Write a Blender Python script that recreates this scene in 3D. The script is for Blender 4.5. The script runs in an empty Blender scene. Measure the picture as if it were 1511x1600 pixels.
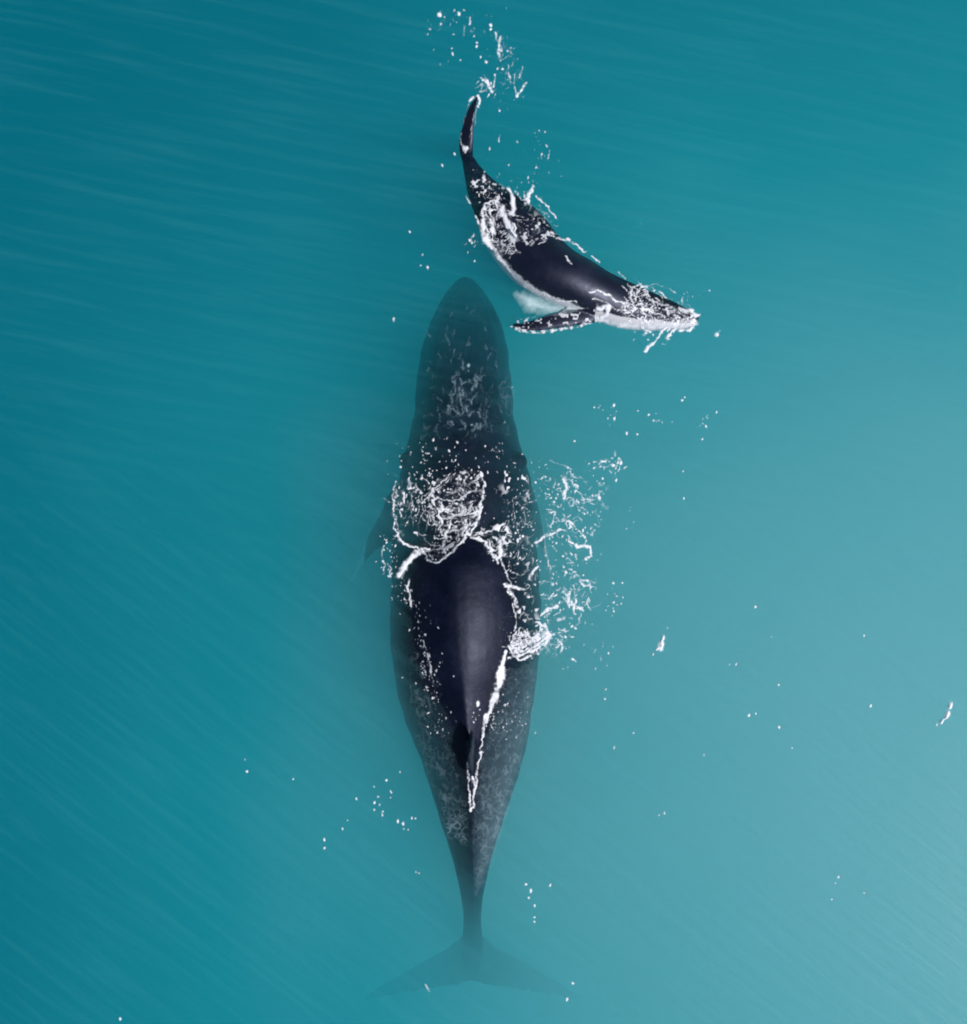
import bpy, bmesh, math, random
import numpy as np
from mathutils import Vector, Matrix
from mathutils.bvhtree import BVHTree

random.seed(4)
rng = np.random.default_rng(7)
S = bpy.context.scene
COL = S.collection
R = math.radians
PX = 85.0                                   # photo pixels per metre on the sea surface


def W(px, py, z=0.0):                       # photo pixel -> metres at height z
    k = (30.0 - z) / 30.0
    return (px - 755.5) / PX * k, (800.0 - py) / PX * k


# ------------------------------------------------------------ camera, sky, sun, exposure
CAM_H = 30.0
cam_d = bpy.data.cameras.new("camera")
cam = bpy.data.objects.new("camera", cam_d)
COL.objects.link(cam)
cam.location = (0, 0, CAM_H)
cam.rotation_euler = (0, 0, 0)
cam_d.sensor_fit = 'VERTICAL'
cam_d.angle = 2 * math.atan(1600 / PX / 2 / CAM_H)
cam_d.clip_end = 6000
S.camera = cam

SUN_EL, SUN_AZ = 55.0, -26.0                # azimuth from +X towards +Y
w = bpy.data.worlds.new("World")
S.world = w
w.use_nodes = True
nt = w.node_tree
bg = nt.nodes["Background"]
sky = nt.nodes.new("ShaderNodeTexSky")
sky.sky_type = 'NISHITA'
sky.sun_disc = False
sky.sun_elevation = R(SUN_EL)
sky.sun_rotation = R(90 - SUN_AZ)
sky.air_density = 1.0
sky.dust_density = 1.5
nt.links.new(sky.outputs[0], bg.inputs[0])
bg.inputs[1].default_value = 0.05

sd = bpy.data.lights.new("sun", 'SUN')
sd.energy = 3.6
sd.angle = R(0.6)
sd.color = (1.0, 0.98, 0.96)
sun = bpy.data.objects.new("sun", sd)
COL.objects.link(sun)
to_sun = Vector((math.cos(R(SUN_EL)) * math.cos(R(SUN_AZ)), math.cos(R(SUN_EL)) * math.sin(R(SUN_AZ)), math.sin(R(SUN_EL))))
sun.rotation_euler = to_sun.to_track_quat('Z', 'Y').to_euler()
sun.location = to_sun * 40

S.view_settings.view_transform = 'Standard'
S.view_settings.look = 'None'
S.view_settings.gamma = 1
S.view_settings.exposure = 0.0
S.view_settings.use_curve_mapping = False
S.render.engine = 'CYCLES'
cy = S.cycles
cy.use_denoising = True
cy.max_bounces = 16
cy.volume_bounces = 5
cy.transparent_max_bounces = 12
cy.diffuse_bounces = 3
cy.glossy_bounces = 3
cy.filter_width = 1.9
cy.sample_clamp_indirect = 4.0


# ------------------------------------------------------------ node helpers
def new_mat(name):
    m = bpy.data.materials.new(name)
    m.use_nodes = True
    m.node_tree.nodes.clear()
    return m, m.node_tree


def N(t, typ, **kw):
    n = t.nodes.new(typ)
    for k, v in kw.items():
        if k.startswith("i_"):
            key = k[2:]
            key = int(key) if key.isdigit() else key.replace("_", " ")
            n.inputs[key].default_value = v
        else:
            setattr(n, k, v)
    return n


def ramp(t, src, p0, c0, p1, c1, mode='LINEAR'):
    n = t.nodes.new("ShaderNodeValToRGB")
    e = n.color_ramp.elements
    n.color_ramp.interpolation = mode
    e[0].position, e[0].color = p0, (*c0, 1) if len(c0) == 3 else c0
    e[1].position, e[1].color = p1, (*c1, 1) if len(c1) == 3 else c1
    t.links.new(src, n.inputs[0])
    return n.outputs[0]


def math_n(t, op, a, b=None, clamp=False):
    n = t.nodes.new("ShaderNodeMath")
    n.operation = op
    n.use_clamp = clamp
    for i, v in enumerate((a, b)):
        if v is None:
            continue
        if isinstance(v, (int, float)):
            n.inputs[i].default_value = v
        else:
            t.links.new(v, n.inputs[i])
    return n.outputs[0]


# ------------------------------------------------------------ water material
def water_material():
    m, t = new_mat("turbid_sea_water")
    L = t.links
    out = N(t, "ShaderNodeOutputMaterial")
    geo = N(t, "ShaderNodeNewGeometry")
    # wind streaks: noise drawn out along a direction that slowly fans across the sea
    sep = N(t, "ShaderNodeSeparateXYZ")
    L.new(geo.outputs["Position"], sep.inputs[0])

    def streak(angle, sx, sy, detail, seed):
        mp = N(t, "ShaderNodeMapping", vector_type='TEXTURE')
        mp.inputs["Rotation"].default_value = (0, 0, R(angle))
        mp.inputs["Scale"].default_value = (sx, sy, 1)
        mp.inputs["Location"].default_value = (seed, seed * .7, 0)
        L.new(geo.outputs["Position"], mp.inputs[0])
        n = N(t, "ShaderNodeTexNoise", i_Scale=1.0, i_Detail=detail, i_Roughness=0.55)
        n.inputs["Distortion"].default_value = 0.25
        L.new(mp.outputs[0], n.inputs["Vector"])
        return n.outputs[0]
    s_low = streak(-38, 2.3, .15, 4, 3.0)      # lower left: steep streaks
    s_up = streak(-11, 2.6, .16, 4, 11.0)       # upper half: flatter streaks
    k = N(t, "ShaderNodeMapRange", i_1=-5.0, i_2=5.5)
    k.interpolation_type = 'SMOOTHSTEP'
    L.new(sep.outputs[1], k.inputs[0])
    mx = N(t, "ShaderNodeMix")
    L.new(k.outputs[0], mx.inputs[0]); L.new(s_low, mx.inputs[2]); L.new(s_up, mx.inputs[3])
    streaks = mx.outputs[0]
    # milky tint toward the lower right; vignette at upper left put into the colour
    big = N(t, "ShaderNodeTexNoise", i_Scale=0.17, i_Detail=1.0, i_Roughness=0.5)
    L.new(geo.outputs["Position"], big.inputs["Vector"])
    dist = N(t, "ShaderNodeVectorMath", operation='DISTANCE')      # distance from the middle of the milky area
    L.new(geo.outputs["Position"], dist.inputs[0]); dist.inputs[1].default_value = (8.6, -6.0, 0)
    g2 = math_n(t, 'ADD', math_n(t, 'ADD', math_n(t, 'MULTIPLY', dist.outputs["Value"], -0.053), 1.12), math_n(t, 'MULTIPLY', math_n(t, 'SUBTRACT', big.outputs[0], 0.5), 0.42))
    g3 = N(t, "ShaderNodeMapRange", i_1=-0.35, i_2=1.06, i_3=0.0, i_4=1.0)
    g3.interpolation_type = 'SMOOTHERSTEP'
    L.new(g2, g3.inputs[0])
    milk = math_n(t, 'MULTIPLY', g3.outputs[0], 0.006)
    st = math_n(t, 'ADD', 0.72, math_n(t, 'MULTIPLY', streaks, 0.56))
    milk = math_n(t, 'ADD', math_n(t, 'MULTIPLY', milk, st), math_n(t, 'MULTIPLY', math_n(t, 'MULTIPLY', math_n(t, 'SUBTRACT', streaks, 0.48), 0.17), math_n(t, 'SUBTRACT', 1.0, math_n(t, 'MULTIPLY', g3.outputs[0], .45))), clamp=True)
    # only the real, flat surface carries the pale streak film and shine
    film = N(t, "ShaderNodeBsdfDiffuse")
    film.inputs[0].default_value = (0.16, 0.60, 0.66, 1)
    tr = N(t, "ShaderNodeBsdfTransparent")
    mixf = N(t, "ShaderNodeMixShader")
    L.new(milk, mixf.inputs[0]); L.new(tr.outputs[0], mixf.inputs[1]); L.new(film.outputs[0], mixf.inputs[2])
    # shine
    rip = N(t, "ShaderNodeTexNoise", i_Scale=5.5, i_Detail=4.0, i_Roughness=0.6)
    mp = N(t, "ShaderNodeMapping", vector_type='TEXTURE')
    mp.inputs["Rotation"].default_value = (0, 0, R(-28)); mp.inputs["Scale"].default_value = (1.6, .8, 1)
    L.new(geo.outputs["Position"], mp.inputs[0]); L.new(mp.outputs[0], rip.inputs["Vector"])
    hsum = math_n(t, 'ADD', math_n(t, 'MULTIPLY', rip.outputs[0], 0.35), math_n(t, 'MULTIPLY', streaks, 1.0))
    bump = N(t, "ShaderNodeBump", i_Strength=0.07, i_Distance=0.09)
    L.new(hsum, bump.inputs["Height"])
    gl = N(t, "ShaderNodeBsdfGlossy", i_Roughness=0.26)
    gl.inputs[0].default_value = (1, 1, 1, 1)
    L.new(bump.outputs[0], gl.inputs["Normal"])
    fr = N(t, "ShaderNodeFresnel", i_IOR=1.31)
    mixg = N(t, "ShaderNodeMixShader")
    L.new(fr.outputs[0], mixg.inputs[0]); L.new(mixf.outputs[0], mixg.inputs[1]); L.new(gl.outputs[0], mixg.inputs[2])
    # seen from below the surface is plainly clear
    mixb = N(t, "ShaderNodeMixShader")
    tr2 = N(t, "ShaderNodeBsdfTransparent")
    L.new(geo.outputs["Backfacing"], mixb.inputs[0]); L.new(mixg.outputs[0], mixb.inputs[1]); L.new(tr2.outputs[0], mixb.inputs[2])
    L.new(mixb.outputs[0], out.inputs["Surface"])
    # body of the water
    sc = N(t, "ShaderNodeVolumeScatter", i_Density=0.27, i_Anisotropy=0.0)
    sc.inputs[0].default_value = (0.03, 0.47, 0.63, 1)
    ab = N(t, "ShaderNodeVolumeAbsorption", i_Density=0.27)
    ab.inputs[0].default_value = (0.03, 0.70, 0.74, 1)
    add = N(t, "ShaderNodeAddShader")
    L.new(sc.outputs[0], add.inputs[0]); L.new(ab.outputs[0], add.inputs[1])
    L.new(add.outputs[0], out.inputs["Volume"])
    # colour of the water body: painted vignette at upper left, milky at lower right
    for node, stops in ((sc, ((0, .003, .42, .55), (.55, .035, .66, .79), (1, .31, .89, .992))), (ab, ((0, .02, .65, .72), (.55, .12, .80, .85), (1, .62, .925, .968)))):
        cr = N(t, "ShaderNodeValToRGB")
        el = cr.color_ramp.elements
        el.new(.55)
        for e_, st_ in zip(el, stops):
            e_.position = st_[0]; e_.color = (*st_[1:], 1)
        L.new(g3.outputs[0], cr.inputs[0]); L.new(cr.outputs[0], node.inputs[0])
    m.cycles.volume_step_rate = 0.02
    m.cycles.volume_sampling = 'MULTIPLE_IMPORTANCE'
    return m


def link_mesh(name, verts, faces, mat, smooth=False, parent=None):
    me = bpy.data.meshes.new(name)
    me.from_pydata(verts, [], faces)
    me.materials.append(mat)
    if smooth:
        me.polygons.foreach_set("use_smooth", [True] * len(me.polygons))
    o = bpy.data.objects.new(name, me)
    COL.objects.link(o)
    o.parent = parent
    return o


WATER = water_material()
E, D = 900.0, 13.0
wv = [(-E, -E, 0), (E, -E, 0), (E, E, 0), (-E, E, 0), (-E, -E, -D), (E, -E, -D), (E, E, -D), (-E, E, -D)]
wf = [(0, 1, 2, 3), (7, 6, 5, 4), (0, 4, 5, 1), (1, 5, 6, 2), (2, 6, 7, 3), (3, 7, 4, 0)]
water = link_mesh("water", wv, wf, WATER)
water["kind"] = "structure"
water["label"] = "turquoise sea surface, darker at upper left and milky pale at lower right"

m, t = new_mat("sandy_bottom")
o_ = N(t, "ShaderNodeOutputMaterial"); b_ = N(t, "ShaderNodeBsdfPrincipled", i_Roughness=0.9)
n_ = N(t, "ShaderNodeTexNoise", i_Scale=0.4, i_Detail=5.0)
t.links.new(ramp(t, n_.outputs[0], .3, (.16, .15, .11), .7, (.34, .31, .23)), b_.inputs["Base Color"])
t.links.new(b_.outputs[0], o_.inputs[0])
G = 40
sv = [(-E * .99 + 1.98 * E * i / G, -E * .99 + 1.98 * E * j / G, -12.0 + .4 * math.sin(i * 1.3) * math.cos(j * .9)) for j in range(G + 1) for i in range(G + 1)]
sf = [(j * (G + 1) + i, j * (G + 1) + i + 1, (j + 1) * (G + 1) + i + 1, (j + 1) * (G + 1) + i) for j in range(G) for i in range(G)]
seabed = link_mesh("seabed", sv, sf, m, True)
seabed["kind"] = "structure"


# ------------------------------------------------------------ whale skin
def skin_material(name, blotch, calf):
    m, t = new_mat(name)
    L = t.links
    out = N(t, "ShaderNodeOutputMaterial")
    p = N(t, "ShaderNodeBsdfPrincipled")
    tc = N(t, "ShaderNodeTexCoord")
    n1 = N(t, "ShaderNodeTexNoise", i_Scale=2.2, i_Detail=6.0, i_Roughness=0.65)
    L.new(tc.outputs["Object"], n1.inputs["Vector"])
    n2 = N(t, "ShaderNodeTexNoise", i_Scale=17.0, i_Detail=4.0, i_Roughness=0.7)
    L.new(tc.outputs["Object"], n2.inputs["Vector"])
    dark = ramp(t, n1.outputs[0], .35, (.0012, .0028, .011), .75, (.005, .0075, .024))
    sp = ramp(t, n2.outputs[0], .66, (0, 0, 0), .76, blotch)
    a = N(t, "ShaderNodeMix", data_type='RGBA', blend_type='ADD')
    a.inputs[0].default_value = 1
    L.new(dark, a.inputs[6]); L.new(sp, a.inputs[7])
    ms = N(t, "ShaderNodeMapping"); ms.inputs["Scale"].default_value = (9, 1.6, 5); ms.inputs["Rotation"].default_value = (0, 0, R(24))
    L.new(tc.outputs["Object"], ms.inputs[0])
    ns = N(t, "ShaderNodeTexNoise", i_Scale=2.4, i_Detail=2.0); L.new(ms.outputs[0], ns.inputs["Vector"])
    ab_ = math_n(t, 'ABSOLUTE', math_n(t, 'SUBTRACT', ns.outputs[0], .5))
    sc_ = N(t, "ShaderNodeMapRange", i_1=.0, i_2=.012, i_3=1.0, i_4=0.0); L.new(ab_, sc_.inputs[0])
    gate = N(t, "ShaderNodeMapRange", i_1=.54, i_2=.62); L.new(n1.outputs[0], gate.inputs[0])
    scar = math_n(t, 'MULTIPLY', sc_.outputs[0], gate.outputs[0])
    a2 = N(t, "ShaderNodeMix", data_type='RGBA', blend_type='ADD')
    L.new(math_n(t, 'MULTIPLY', scar, .6), a2.inputs[0]); L.new(a.outputs[2], a2.inputs[6]); a2.inputs[7].default_value = (.05, .055, .075, 1)
    a = a2
    # white underside from the vertex attribute, ragged at its edge
    at = N(t, "ShaderNodeAttribute", attribute_name="belly")
    bsum = math_n(t, 'ADD', at.outputs["Fac"], math_n(t, 'MULTIPLY', math_n(t, 'SUBTRACT', n2.outputs[0], .5), .9))
    bsum = math_n(t, 'ADD', bsum, math_n(t, 'MULTIPLY', math_n(t, 'SUBTRACT', n1.outputs[0], .5), .5))
    bm_ = N(t, "ShaderNodeMapRange", i_1=.42, i_2=.62)
    L.new(bsum, bm_.inputs[0])
    b = N(t, "ShaderNodeMix", data_type='RGBA')
    L.new(bm_.outputs[0], b.inputs[0]); L.new(a.outputs[2], b.inputs[6])
    b.inputs[7].default_value = (.62, .62, .66, 1)
    L.new(b.outputs[2], p.inputs["Base Color"])
    # wet skin shines in air; under water the index step at the skin all but vanishes
    ge = N(t, "ShaderNodeNewGeometry"); sz = N(t, "ShaderNodeSeparateXYZ"); L.new(ge.outputs["Position"], sz.inputs[0])
    wet = N(t, "ShaderNodeMapRange", i_1=-.012, i_2=.012, i_3=.03, i_4=.75 if calf else .27)
    L.new(sz.outputs[2], wet.inputs[0]); L.new(wet.outputs[0], p.inputs["Specular IOR Level"])
    p.inputs["Specular Tint"].default_value = (.70, .76, 1.0, 1)
    rr = N(t, "ShaderNodeMapRange", i_1=.3, i_2=.7, i_3=.40, i_4=.52)
    L.new(n1.outputs[0], rr.inputs[0]); L.new(rr.outputs[0], p.inputs["Roughness"])
    bp = N(t, "ShaderNodeBump", i_Strength=.25, i_Distance=.02)
    n3 = N(t, "ShaderNodeTexNoise", i_Scale=9.0, i_Detail=5.0)
    L.new(tc.outputs["Object"], n3.inputs["Vector"])
    L.new(n3.outputs[0], bp.inputs["Height"]); L.new(bp.outputs[0], p.inputs["Normal"])
    L.new(p.outputs[0], out.inputs[0])
    return m


SKIN_M = skin_material("mother_skin", (.03, .035, .045), False)
SKIN_C = skin_material("calf_skin", (.05, .05, .06), True)


def catmull(rows, per):
    rows = np.array(rows, float)
    P = np.vstack([2 * rows[0] - rows[1], rows, 2 * rows[-1] - rows[-2]])
    out = []
    for i in range(1, len(P) - 2):
        for j in range(per):
            u = j / per
            p0, p1, p2, p3 = P[i - 1:i + 3]
            out.append(.5 * ((2 * p1) + (-p0 + p2) * u + (2 * p0 - 5 * p1 + 4 * p2 - p3) * u * u + (-p0 + 3 * p1 - 3 * p2 + p3) * u ** 3))
    out.append(rows[-1])
    return np.array(out)


class Build:
    def __init__(s):
        s.v = []; s.f = []

    def rings(s, rings):
        n = len(rings[0]); b = len(s.v)
        for r in rings:
            s.v += [tuple(q) for q in r]
        for i in range(len(rings) - 1):
            for j in range(n):
                a = b + i * n + j; c = b + i * n + (j + 1) % n
                s.f.append((a, c, c + n, a + n))
        s.f.append(tuple(b + j for j in range(n))[::-1])
        e = b + (len(rings) - 1) * n
        s.f.append(tuple(e + j for j in range(n)))

    def blob(s, c, r, sq=1.0):
        rings = []
        for i in range(1, 7):
            a = math.pi * i / 7
            rings.append([(c[0] + r * math.sin(a) * math.cos(q), c[1] + r * math.sin(a) * math.sin(q), c[2] + r * sq * math.cos(a)) for q in np.linspace(0, 2 * math.pi, 10, endpoint=False)])
        s.rings(rings[::-1])

    def foil(s, path, n=14):
        """flattened sections. path rows: x y z (m), chord (m), thickness (m), chord direction x y z"""
        rows = catmull(path, 6)
        rings = []
        for i, r in enumerate(rows):
            p = Vector(r[:3])
            tan = Vector(rows[min(i + 1, len(rows) - 1)][:3] - rows[max(i - 1, 0)][:3]).normalized()
            c = Vector(r[5:8]); c = (c - tan * c.dot(tan)).normalized()
            nn = tan.cross(c)
            ring = []
            for q in np.linspace(0, 2 * math.pi, n, endpoint=False):
                cx = math.cos(q); th = math.sin(q) * (0.62 + .38 * cx)
                ring.append(p + c * (cx * r[3] / 2) + nn * (th * r[4] / 2))
            rings.append(ring)
        s.rings(rings)


def bake(name, B, mat, voxel, smooth_iter, belly_fn, knobs=()):
    """fuse every shape of the animal into one continuous skin"""
    me = bpy.data.meshes.new(name)
    me.from_pydata(B.v, [], B.f)
    bm = bmesh.new(); bm.from_mesh(me)
    bmesh.ops.recalc_face_normals(bm, faces=bm.faces)
    bm.to_mesh(me); bm.free()
    o = bpy.data.objects.new(name, me)
    COL.objects.link(o)
    r = o.modifiers.new("remesh", 'REMESH'); r.mode = 'VOXEL'; r.voxel_size = voxel; r.use_smooth_shade = True
    sm = o.modifiers.new("smooth", 'SMOOTH'); sm.factor = .5; sm.iterations = smooth_iter
    dg = bpy.context.evaluated_depsgraph_get()
    dg.update()
    fin = bpy.data.meshes.new_from_object(o.evaluated_get(dg))
    o.modifiers.clear()
    o.data = fin
    fin.name = name
    fin.materials.clear(); fin.materials.append(mat)
    n = len(fin.vertices)
    co = np.empty(n * 3); fin.vertices.foreach_get("co", co); co = co.reshape(-1, 3)
    at = fin.attributes.new("belly", 'FLOAT', 'POINT')
    at.data.foreach_set("value", belly_fn(co).astype(np.float32))
    return o


NS = 56


def section(c, side, up, hw, ht, hb, p, crest=0.0):
    ring = []
    for k in range(NS):
        a = 2 * math.pi * k / NS
        ca, sa = math.cos(a), math.sin(a)
        e = 2.0 / (p if sa > 0 else 2.0)
        u = math.copysign(abs(ca) ** e, ca)
        v = math.copysign(abs(sa) ** e, sa)
        h = ht if sa > 0 else hb
        z = v * h
        if sa > 0:
            z += crest * max(0, 1 - abs(u) * 5) * h
        ring.append(c + side * (u * hw) + up * z)
    return ring


# ------------------------------------------------------------ mother
#        py    left  right  crest_x  ztop   h_top h_bot  p
MO = [
    (432, 721, 733, 727, -1.65, .10, .10, 2.0),
    (441, 708, 746, 727, -1.48, .30, .25, 2.0),
    (462, 691, 762, 727, -1.26, .60, .42, 2.1),
    (500, 670, 783, 727, -0.82, .95, .62, 2.25),
    (550, 656, 796, 727, -0.50, 1.2, .85, 2.35),
    (600, 648, 800, 726, -0.28, 1.35, 1.0, 2.4),
    (650, 643, 804, 725, -0.14, 1.45, 1.1, 2.5),
    (690, 636, 814, 725, -0.10, 1.5, 1.1, 2.5),
    (750, 622, 830, 722, -0.04, 1.6, 1.1, 2.6),
    (800, 616, 836, 716, -0.025, 1.75, 1.1, 2.6),
    (832, 611, 839, 716, 0.03, 1.85, 1.1, 1.6),
    (855, 609, 841, 716, 0.16, 1.9, 1.1, 1.6),
    (880, 608, 843, 716, 0.30, 1.9, 1.1, 1.85),
    (920, 607, 845, 714, 0.38, 1.9, 1.1, 1.85),
    (960, 606, 848, 714, 0.41, 1.9, 1.05, 1.8),
    (1010, 607, 846, 717, 0.38, 1.9, 1.0, 1.7),
    (1050, 611, 842, 721, 0.32, 1.85, .95, 1.55),
    (1090, 618, 837, 725, 0.23, 1.7, .9, 1.35),
    (1130, 630, 832, 729, 0.15, 1.55, .85, 1.18),
    (1170, 646, 824, 732, 0.08, 1.4, .75, 1.12),
    (1210, 661, 813, 735, 0.03, 1.25, .65, 1.1),
    (1260, 678, 797, 737, -0.02, 1.1, .55, 1.1),
    (1300, 691, 783, 738, -0.08, .95, .5, 1.1),
    (1350, 707, 767, 738, -0.27, .72, .45, 1.1),
    (1400, 719, 756, 738, -0.74, .48, .4, 1.2),
    (1440, 724, 752, 738, -1.45, .32, .3, 1.5),
    (1480, 721, 755, 738, -2.35, .20, .2, 1.8),
    (1515, 724, 752, 738, -3.1, .10, .1, 2.0),
]
rows = catmull(MO, 6)
B = Build()
rings = []
for r in rows:
    py, l, rt, cx, zt, ht, hb, p = r
    # section with an off-centre crest: left and right half widths differ
    ring = []
    zc = zt - ht
    for k in range(NS):
        a = 2 * math.pi * k / NS
        ca, sa = math.cos(a), math.sin(a)
        e = 2.0 / (max(p, 2) if sa > 0 else 2.0)
        u = math.copysign(abs(ca) ** e, ca)
        v = math.copysign(abs(sa) ** e, sa)
        hw = (rt - cx) if u > 0 else (cx - l)
        hw *= 1 + (.02 if py < 720 else .011) * (math.sin(py / 11 + 3 * u) * .4 + math.sin(py / 23 + 5 * u + 1) * .6 + .5 * math.sin(py / 6.3 + 9 * u))
        x, y = W(cx + u * hw, py, zt if abs(u) < .5 else zt + (zc - zt) * (abs(u) - .5) * 1.2)
        # the jaw stands out as a ledge below the rostrum
        if sa > 0 and py > 800:                  # sloping shoulders that turn down steeply at the sides
            k_ = min(1, (py - 800) / 50)
            A_ = np.interp(py, [850, 1130, 1260, 1300, 1350, 1400, 1515], [.85, .76, .62, .55, .42, .3, .1]) / ht
            au = abs(u)
            v = v * (1 - k_) + k_ * (1 - (A_ * au ** p + (1 - A_) * au ** 9))
        z = zc + v * (ht if sa > 0 else hb)
        if py < 700 and sa > 0 and abs(u) > .70:
            z -= .20 * min(1, (abs(u) - .70) / .08) * min(1, (700 - py) / 60)
        ring.append((x, y, z))
    rings.append(ring)
B.rings(rings)


def top_z(px, py):
    rr = rows[np.argmin(abs(rows[:, 0] - py))]
    hw = (rr[2] - rr[3]) if px > rr[3] else (rr[3] - rr[1])
    u = min(.999, abs(px - rr[3]) / hw)
    return rr[4] - rr[5] + rr[5] * (1 - u ** rr[7]) ** (1 / rr[7])


def P3(px, py, z):
    x, y = W(px, py, z)
    return [x, y, z]


# flukes
for s in (-1, 1):
    B.foil([
        P3(738 + s * 2, 1495, -3.4) + [.95, .26, 0, 1, 0],
        P3(738 + s * 30, 1510, -3.8) + [.82, .20, 0, 1, 0],
        P3(738 + s * 65, 1521, -4.5) + [.66, .15, 0, 1, 0],
        P3(738 + s * 105, 1536, -5.2) + [.48, .12, s * -.15, 1, 0],
        P3(738 + s * 140, 1549, -5.9) + [.30, .10, s * -.2, 1, 0],
        P3(738 + s * 168, 1561, -6.6) + [.10, .07, s * -.2, 1, 0],
    ])
# pectoral fins, reaching down and back
B.foil([P3(640, 785, -1.1) + [.95, .34, 0, 1, 0], P3(606, 818, -1.5) + [.9, .26, .2, 1, 0], P3(585, 842, -2.2) + [.75, .2, .3, 1, 0],
        P3(566, 872, -3.1) + [.6, .16, .3, 1, 0], P3(552, 905, -4.2) + [.2, .1, .3, 1, 0]])
B.foil([P3(815, 775, -1.25) + [.95, .34, 0, 1, 0], P3(838, 815, -2.3) + [.9, .26, -.2, 1, 0], P3(850, 860, -3.6) + [.8, .2, -.3, 1, 0],
        P3(856, 900, -4.8) + [.6, .16, -.3, 1, 0], P3(856, 935, -5.6) + [.2, .1, -.3, 1, 0]])
# low dorsal fin, seen edge-on from above
B.foil([P3(737, 1168, -.05) + [1.35, .17, 0, 1, 0], P3(737, 1185, .10) + [1.05, .11, 0, 1, 0], P3(736, 1203, .20) + [.6, .075, 0, 1, 0], P3(736, 1214, .25) + [.22, .06, 0, 1, 0]])
# shoulder swell where the jaw meets the body
B.blob(P3(640, 720, -.72), .20, 1.2); B.blob(P3(808, 722, -.62), .20, 1.4)
# blowhole guard and head knobs
for px, py, r in ((719, 684, .11), (732, 680, .12), (719, 698, .09), (733, 697, .09)):
    B.blob(P3(px, py, top_z(px, py) - r * .45), r, .8)
for px, py in [(727, 475), (726, 505), (727, 535), (728, 565), (727, 597), (726, 630), (705, 500), (750, 500), (690, 535), (764, 537), (682, 575), (772, 578),
               (678, 615), (777, 612), (676, 650), (780, 655), (700, 470), (752, 470), (709, 600), (746, 602), (710, 645), (745, 640)]:
    B.blob(P3(px, py, top_z(px, py) - .03), random.uniform(.06, .085), .9)


def mother_belly(co):
    py = 800 - co[:, 1] * PX * .96
    zc = np.interp(py, rows[:, 0], rows[:, 4] - rows[:, 5])
    hb = np.interp(py, rows[:, 0], rows[:, 6])
    return np.clip((zc - .45 * hb - co[:, 2]) / .8, 0, 1) * (py < 1200)


mother = bake("humpback_whale", B, SKIN_M, .035, 6, mother_belly)
mother["label"] = "large dark adult humpback whale swimming straight up the picture, mostly under the surface"
mother["category"] = "whale"

# ------------------------------------------------------------ calf
#        upper(right) edge   lower(left) edge    ztop   h_top h_bot  p   roll(deg)
CA = [
    (727, 236, 721, 238, -.05, .10, .10, 2.0, 0),
    (737, 238, 721, 241, -.09, .14, .14, 2.0, 0),
    (752, 256, 725, 268, -.13, .18, .20, 2.0, 0),
    (772, 275, 731, 300, -.10, .24, .28, 2.0, 0),
    (797, 293, 741, 333, -.02, .33, .36, 2.0, 4),
    (825, 308, 751, 362, .04, .42, .44, 2.0, 8),
    (852, 332, 765, 392, .12, .50, .5, 2.0, 12),
    (873, 361, 785, 420, .24, .55, .52, 2.0, 16),
    (897, 387, 812, 446, .35, .56, .52, 2.0, 18),
    (925, 404, 846, 466, .38, .55, .5, 2.0, 20),
    (952, 421, 883, 483, .32, .50, .48, 2.0, 22),
    (978, 433, 922, 496, .22, .44, .44, 2.0, 24),
    (1003, 443, 957, 508, .14, .38, .42, 2.0, 24),
    (1028, 455, 988, 514, .09, .31, .38, 2.1, 22),
    (1050, 466, 1020, 516, .07, .25, .32, 2.2, 18),
    (1070, 478, 1050, 515, .08, .19, .26, 2.2, 12),
    (1084, 487, 1073, 513, .06, .13, .19, 2.2, 6),
    (1093, 495, 1087, 509, .02, .06, .09, 2.0, 0),
]
crow = catmull(CA, 6)
B = Build()
rings = []
cc, cside, cup, chw = [], [], [], []
for r in crow:
    ux, uy = W(r[0], r[1]); lx, ly = W(r[2], r[3])
    U, Lw = Vector((ux, uy, 0)), Vector((lx, ly, 0))
    hw = (U - Lw).length / 2
    side = (U - Lw).normalized()
    a = R(r[8])
    up = Vector((0, 0, 1)) * math.cos(a) + side * math.sin(a)      # dorsal side leans to the upper right
    sd_ = side * math.cos(a) - Vector((0, 0, 1)) * math.sin(a)
    c = (U + Lw) / 2; c.z = r[4] - r[5]
    rings.append(section(c, sd_, up, hw * .985, r[5], r[6], r[7]))
    cc.append(c); cside.append(sd_); cup.append(up); chw.append(hw)
B.rings(rings)
# one fluke standing on edge at the stern of the calf
B.foil([P3(730, 250, -.14) + [.22, .18, 1, .3, 0], P3(728, 232, -.02) + [.27, .15, 1, .2, .2], P3(729, 212, .05) + [.27, .11, 1, 0, .3],
        P3(732, 190, .08) + [.24, .08, 1, -.2, .4], P3(738, 168, .09) + [.16, .06, 1, -.4, .5], P3(746, 150, .06) + [.05, .04, 1, -.5, .6]])
# its other fluke, hanging down in the water
B.foil([P3(730, 252, -.2) + [.22, .16, .3, 1, 0], P3(731, 246, -.6) + [.42, .12, .2, 1, 0], P3(733, 232, -1.2) + [.34, .09, .2, 1, 0],
        P3(736, 215, -1.8) + [.1, .05, .2, 1, 0]])
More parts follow.
